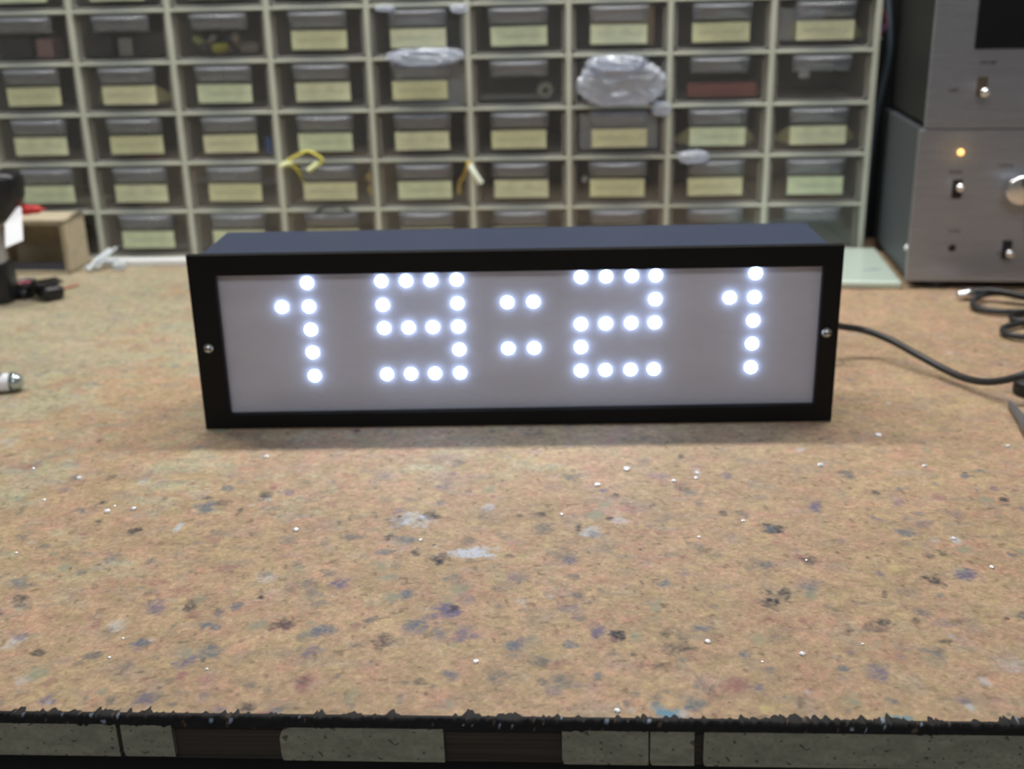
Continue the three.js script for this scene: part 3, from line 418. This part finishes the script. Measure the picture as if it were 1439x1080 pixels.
// ---------------------------------------------------------------- cables at the right
{
  const rubber = std(col(0.022, 0.024, 0.027), 0.42), blackC = std(col(0.010, 0.010, 0.012), 0.35), chrome = std(col(0.8, 0.82, 0.86), 0.2, { metalness: 1 });
  single('power_cable', tube([[0.112, 0.030, -0.565], [0.118, 0.028, -0.585], [0.140, 0.025, -0.596], [0.1704, 0.022, -0.5952], [0.1823, 0.018, -0.6022], [0.1949, 0.015, -0.6044], [0.2062, 0.012, -0.5961], [0.215, 0.009, -0.581], [0.2235, 0.006, -0.5668], [0.2304, 0.005, -0.5520], [0.236, 0.007, -0.5395], [0.2426, 0.011, -0.5305], [0.2486, 0.015, -0.5262], [0.2661, 0.019, -0.535], [0.30, 0.012, -0.56], [0.34, 0.0025, -0.58]], 0.0019, 160, 10), rubber, 'dark grey power cable running from behind the clock across the bench', 'cable');
  single('coiled_cable', tube([[0.38, 0.003, -0.670], [0.3137, 0.003, -0.6733], [0.2960, 0.003, -0.6765], [0.2888, 0.003, -0.6865], [0.2935, 0.004, -0.6994], [0.3050, 0.005, -0.7085], [0.3160, 0.006, -0.7050], [0.33, 0.006, -0.6984], [0.37, 0.005, -0.690]], 0.0020, 120, 8), rubber, 'thin dark cable loop on the bench at the amplifier foot', 'cable');
  single('coiled_cable', tube([[0.39, 0.0045, -0.6800], [0.345, 0.0048, -0.6890], [0.3244, 0.006, -0.6960], [0.3080, 0.007, -0.7075], [0.3000, 0.0055, -0.7120], [0.2970, 0.0045, -0.7130]], 0.0026, 80, 8), blackC, 'thick black cable ending in a shiny plug at the amplifier foot', 'cable');
  { const t = thing('metal_plug', 'shiny silver plug lying at the amplifier foot', 'plug', [0.2965, 0.0042, -0.7128], 0.12); const g = new THREE.LatheGeometry([[0, -0.0095], [0.0022, -0.0092], [0.0028, -0.004], [0.0036, -0.0036], [0.0036, 0.001], [0.0024, 0.002], [0, 0.002]].map(p => new THREE.Vector2(...p)), 20); g.rotateZ(-Math.PI / 2); part('plug_body', g, chrome, t); }
  single('coiled_cable', tube([[0.37, 0.003, -0.628], [0.3131, 0.003, -0.6240], [0.2900, 0.003, -0.6245], [0.2849, 0.003, -0.6320], [0.2880, 0.003, -0.6412], [0.2973, 0.003, -0.6475], [0.3042, 0.0035, -0.6500], [0.34, 0.004, -0.648]], 0.0019, 100, 8), rubber, 'slim dark cable loop nearer the power cable than the plug', 'cable');
  single('coiled_cable', tube([[0.36, 0.003, -0.660], [0.32, 0.003, -0.6535], [0.3049, 0.003, -0.6540], [0.3007, 0.003, -0.6590], [0.3036, 0.004, -0.6648], [0.3150, 0.004, -0.6690], [0.36, 0.004, -0.668]], 0.0019, 80, 8), blackC, 'small dark cable bend between the two cable loops', 'cable');
  { const t = thing('test_probe', 'grey pointed test probe lying on the bench below the power cable', 'probe', [0.2424, 0.0024, -0.5236], 0); const L = V(-0.0047, 0, 0.0282).normalize(); const g = new THREE.LatheGeometry([[0, 0], [0.0007, 0.0006], [0.0013, 0.004], [0.0019, 0.016], [0.0023, 0.030], [0.0030, 0.034], [0.0030, 0.11], [0, 0.111]].map(p => new THREE.Vector2(...p)), 16); g.applyQuaternion(new THREE.Quaternion().setFromUnitVectors(V(0, 1, 0), L)); part('probe_body', g, std(col(0.13, 0.13, 0.14), 0.35), t); }
  { const g = new THREE.LatheGeometry([[0, 0], [0.0075, 0], [0.0085, 0.0012], [0.0085, 0.006], [0.0070, 0.0075], [0, 0.0078]].map(p => new THREE.Vector2(...p)), 28); single('rubber_foot', g, std(col(0.015, 0.015, 0.016), 0.55), 'black round rubber disc on the bench between the probe and the power cable', 'disc', [0.2600, 0, -0.5395]); }
  single('added_black_board', rbox(0.07, 0.27, 0.006, 0.001, 0, 0.135, 0), std(col(0.006, 0.006, 0.008), 0.6), 'narrow added black board that darkens the gap behind the hanging wires', 'board', [0.3120, 0, -0.8980], -0.09);  // invented board, its black stands in for the deep shade of the gap
  // wires hanging in the gap between the cabinet and the stacked units
  const wr = [[[0.2676, 0.190, 0.24, 0.06, 0.05, 'thin red wire hanging in the gap beside the cabinet'], [[0.2690, 0.235, -0.880], [0.2700, 0.19, -0.876], [0.2750, 0.1712, -0.870], [0.2770, 0.163, -0.868], [0.2735, 0.1570, -0.868]]], [[0, 0, 0.16, 0.05, 0.22, 'thin purple wire hanging in the gap beside the cabinet'], [[0.2720, 0.235, -0.878], [0.2695, 0.18, -0.872], [0.2690, 0.1650, -0.868], [0.2735, 0.1600, -0.866], [0.2760, 0.1640, -0.868]]], [[0, 0, 0.40, 0.40, 0.42, 'short white wire end in the gap beside the cabinet'], [[0.2700, 0.1580, -0.866], [0.2720, 0.1545, -0.866], [0.2742, 0.1540, -0.868]]]];
  for (const [[, , a, b, c, lb], pts] of wr) single('hanging_wire', tube(pts, 0.0009, 50), std(col(a, b, c), 0.5), lb, 'wire');
  single('hanging_cable', tube([[0.2785, 0.25, -0.884], [0.2790, 0.19, -0.880], [0.2808, 0.1600, -0.872], [0.2815, 0.1461, -0.870], [0.2812, 0.1336, -0.872], [0.2795, 0.116, -0.876], [0.2780, 0.0955, -0.880], [0.2775, 0.03, -0.885], [0.2790, 0.0022, -0.890]], 0.0021, 90, 10), std(col(0.09, 0.13, 0.17), 0.4), 'blue-grey cable hanging down the gap beside the cabinet', 'cable');
}

// ---------------------------------------------------------------- things at the left
{
  const blackP = std(col(0.010, 0.011, 0.014), 0.35), greyP = std(col(0.42, 0.41, 0.42), 0.5);
  const t = thing('hand_tool', 'upright black and grey tool with white tag and red plug', 'tool', [-0.3600, 0, -0.7655], 0.05);
  const loft = (list, m, name, parent) => { // rounded-rectangle sections [y, x centre, half width, half depth, z]
    const N = 28, P = [], I = [];
    list.forEach(([y, cx, a, b, cz = 0]) => { for (let i = 0; i < N; i++) { const w = i / N * Math.PI * 2, c = Math.cos(w), s = Math.sin(w), e = 0.55; P.push(cx + a * Math.sign(c) * Math.pow(Math.abs(c), e), y, cz + b * Math.sign(s) * Math.pow(Math.abs(s), e)); } });
    for (let k = 0; k < list.length - 1; k++) for (let i = 0; i < N; i++) { const a = k * N + i, b = k * N + (i + 1) % N; I.push(a, a + N, b, b, a + N, b + N); }
    const last = (list.length - 1) * N, f = P.length / 3; P.push(list[0][1], list[0][0], list[0][4] || 0); const l = list[list.length - 1]; P.push(l[1], l[0], l[4] || 0);
    for (let i = 0; i < N; i++) { I.push(f, i, (i + 1) % N, f + 1, last + (i + 1) % N, last + i); }
    const g = new THREE.BufferGeometry(); g.setAttribute('position', new THREE.Float32BufferAttribute(P, 3)); g.setIndex(I); g.computeVertexNormals(); return part(name, g, m, parent);
  };
  loft([[0.0002, 0, 0.0205, 0.013], [0.0015, 0, 0.0218, 0.0142], [0.014, -0.0005, 0.0218, 0.0142], [0.0265, -0.0015, 0.0215, 0.014], [0.0275, -0.0015, 0.0205, 0.013]], blackP, 'base_grip', t);
  loft([[0.0262, -0.0025, 0.0195, 0.0125], [0.0275, -0.0025, 0.0208, 0.0135], [0.045, -0.0035, 0.0208, 0.0135], [0.064, -0.0045, 0.0200, 0.013], [0.067, -0.0045, 0.0185, 0.012]], greyP, 'grey_body', t);
  loft([[0.050, 0.004, 0.010, 0.008, 0.002], [0.055, 0.007, 0.0165, 0.0115, 0.002], [0.062, 0.0110, 0.0210, 0.0130, 0.002], [0.072, 0.0145, 0.0225, 0.0135, 0.002], [0.0835, 0.0150, 0.0225, 0.0135, 0.002], [0.0868, 0.0145, 0.0212, 0.012, 0.002], [0.0885, 0.0140, 0.0180, 0.009, 0.002], [0.0890, 0.0135, 0.012, 0.005, 0.002]], blackP, 'head', t);
  part('glint_rivet', at(new THREE.SphereGeometry(0.0013, 10, 8), 0.0255, 0.0800, 0.0150), std(col(0.7, 0.7, 0.65), 0.3, { metalness: 0.8 }), t);
  { const s = new THREE.Shape([[-0.0065, -0.0200], [0.0095, -0.0130], [0.0045, 0.0210], [0.0010, 0.0220], [-0.0095, 0.0040]].map(p => new THREE.Vector2(...p))); const tg = new THREE.ExtrudeGeometry(s, { depth: 0.0006, bevelEnabled: false }); tg.scale(0.68, 0.72, 1); tg.rotateX(-0.70); part('white_tag', at(tg, 0.0345, 0.0535, 0.0190), std(col(0.90, 0.92, 0.97), 0.6), t).userData.label = 'white paper tag'; }
  { const g = new THREE.LatheGeometry([[0, 0], [0.0032, 0], [0.0034, 0.006], [0.0026, 0.0068], [0.0036, 0.0078], [0.0034, 0.012], [0.0026, 0.0128], [0.0030, 0.0138], [0.0026, 0.0185], [0.0011, 0.0192], [0.0011, 0.022], [0, 0.0222]].map(p => new THREE.Vector2(...p)), 20); g.rotateZ(-Math.PI / 2); part('red_plug', at(g, 0.0265, 0.0615, -0.002), std(col(0.55, 0.03, 0.03), 0.4), t).userData.label = 'ribbed red plug'; }

  // open cardboard box
  const c = thing('cardboard_box', 'small beige cardboard box lying open towards the bench beside the cabinet', 'box', [-0.3271, 0, -0.8374], -0.10);
  const beige = std(0xffffff, 0.85, { map: grainTexture(128, 128, (i, j) => { const n = 0.92 + 0.1 * vnoise(i / 14, j / 14, 95) + 0.06 * vnoise(i / 2, j / 2, 96); return [190 * n, 178 * n, 154 * n]; }) });
  const bw = 0.060, bh = 0.0405, bd = 0.033;
  part('carton', merge([box(bw, 0.0035, bd, -bw / 2, bh - 0.00175, -bd / 2), box(0.0035, bh, bd, -0.00175, bh / 2, -bd / 2), box(0.0035, bh, bd, -bw + 0.00175, bh / 2, -bd / 2), box(bw, 0.002, bd, -bw / 2, 0.001, -bd / 2), box(bw - 0.004, bh - 0.004, 0.002, -bw / 2, bh / 2, -bd + 0.001)]), beige, c);
  part('blue_band', box(bw - 0.0072, 0.0062, 0.0012, -bw / 2, 0.0051, -0.0030), std(col(0.085, 0.095, 0.15), 0.5), c);

  // white plastic strip along the cabinet's foot, cable ties lying across its end
  single('plastic_strip', rbox(0.118, 0.0055, 0.0065, 0.0012), std(col(0.88, 0.91, 0.95), 0.35), 'straight white plastic strip along the foot of the cabinet', 'strip', [-0.2560, 0.00275, -0.8590], -0.0573);
  const tieM = std(col(0.72, 0.78, 0.84), 0.3, { transmission: 0.25, thickness: 0 });
  const tie = (p, q, r, lb) => single('cable_tie', tube([p, [(p[0] + q[0]) / 2, (p[1] + q[1]) / 2 + 0.001, (p[2] + q[2]) / 2], q], r, 16, 6), tieM, lb, 'cable tie');
  tie([-0.3150, 0.0022, -0.8400], [-0.3030, 0.0130, -0.8590], 0.0019, 'thick clear cable tie leaning on the end of the white strip');
  tie([-0.3090, 0.0030, -0.8420], [-0.2985, 0.0145, -0.8600], 0.0010, 'thin clear cable tie beside the thick one');
  tie([-0.3200, 0.0020, -0.8480], [-0.2960, 0.0060, -0.8540], 0.0016, 'clear cable tie lying across the strip end');
  single('plastic_block', rbox(0.0085, 0.0055, 0.008, 0.001), tieM, 'small clear plastic block in front of the white strip', 'block', [-0.2940, 0.0028, -0.8480], 0.1);

  // black clips and pink wire
  const clip = (x, z, turn, s, lb) => { const k = thing('black_clip', lb, 'clip', [x, 0, z], turn); part('clip_body', rbox(0.013 * s, 0.0085 * s, 0.017 * s, 0.0036 * s, 0, 0.0044 * s, 0, 4), blackP, k); part('clip_wing', rbox(0.015 * s, 0.0018, 0.012 * s, 0.0006, 0, 0.0092 * s, -0.003 * s), blackP, k); return k; };
  clip(-0.3165, -0.7680, 0.7, 1.2, 'larger black plastic clip on the bench near the cardboard box');
  clip(-0.3355, -0.7720, -0.3, 0.85, 'smaller black clip with a silver pin beside the larger one');
  single('steel_pin', tube([[-0.3410, 0.0105, -0.780], [-0.3355, 0.0112, -0.7810], [-0.3305, 0.0105, -0.780]], 0.0013, 12, 8), std(col(0.85, 0.86, 0.88), 0.2, { metalness: 0.9 }), 'short silver pin across the smaller black clip', 'pin');
  single('pink_wire', tube([[-0.3530, 0.0018, -0.8010], [-0.3480, 0.0024, -0.8035], [-0.3420, 0.0026, -0.8020], [-0.3360, 0.0018, -0.7960]], 0.0017, 30, 8), std(col(0.50, 0.07, 0.16), 0.45), 'short pink wire on the bench in front of the cardboard box', 'wire');
  single('red_lead', tube([[-0.3220, 0.0010, -0.7870], [-0.3135, 0.0012, -0.7937], [-0.3090, 0.0010, -0.8020]], 0.0009, 24, 6), std(col(0.5, 0.2, 0.13), 0.5), 'thin faded red lead behind the larger black clip', 'wire');

  // pen end at the left edge
  const p = thing('metal_pen', 'white pen with a silver clear tip lying on the bench', 'pen', [-0.2605, 0.0052, -0.5790], 0);
  const ax = V(-0.96, 0, 0.16).normalize(), q = new THREE.Quaternion().setFromUnitVectors(V(0, 1, 0), ax);
  const lathe = (pr) => { const g = new THREE.LatheGeometry(pr.map(v => new THREE.Vector2(...v)), 24); g.applyQuaternion(q); return g; };
  part('barrel', lathe([[0, 0.0062], [0.0046, 0.0062], [0.0049, 0.0072], [0.0050, 0.12], [0.0040, 0.125], [0, 0.125]]), std(col(0.82, 0.83, 0.90), 0.35), p);
  part('tip_cap', lathe([[0, 0], [0.0030, 0.0002], [0.0040, 0.0012], [0.0043, 0.0030], [0.0050, 0.0034], [0.0050, 0.0062], [0, 0.0062]]), std(col(0.50, 0.58, 0.60), 0.18, { metalness: 0.75 }), p);
  part('pocket_clip', at(rbox(0.020, 0.0012, 0.0022, 0.0005), -0.0190, 0.0056, 0.003), std(col(0.75, 0.78, 0.82), 0.2, { metalness: 0.9 }), p);
}

renderer.render(scene, camera);
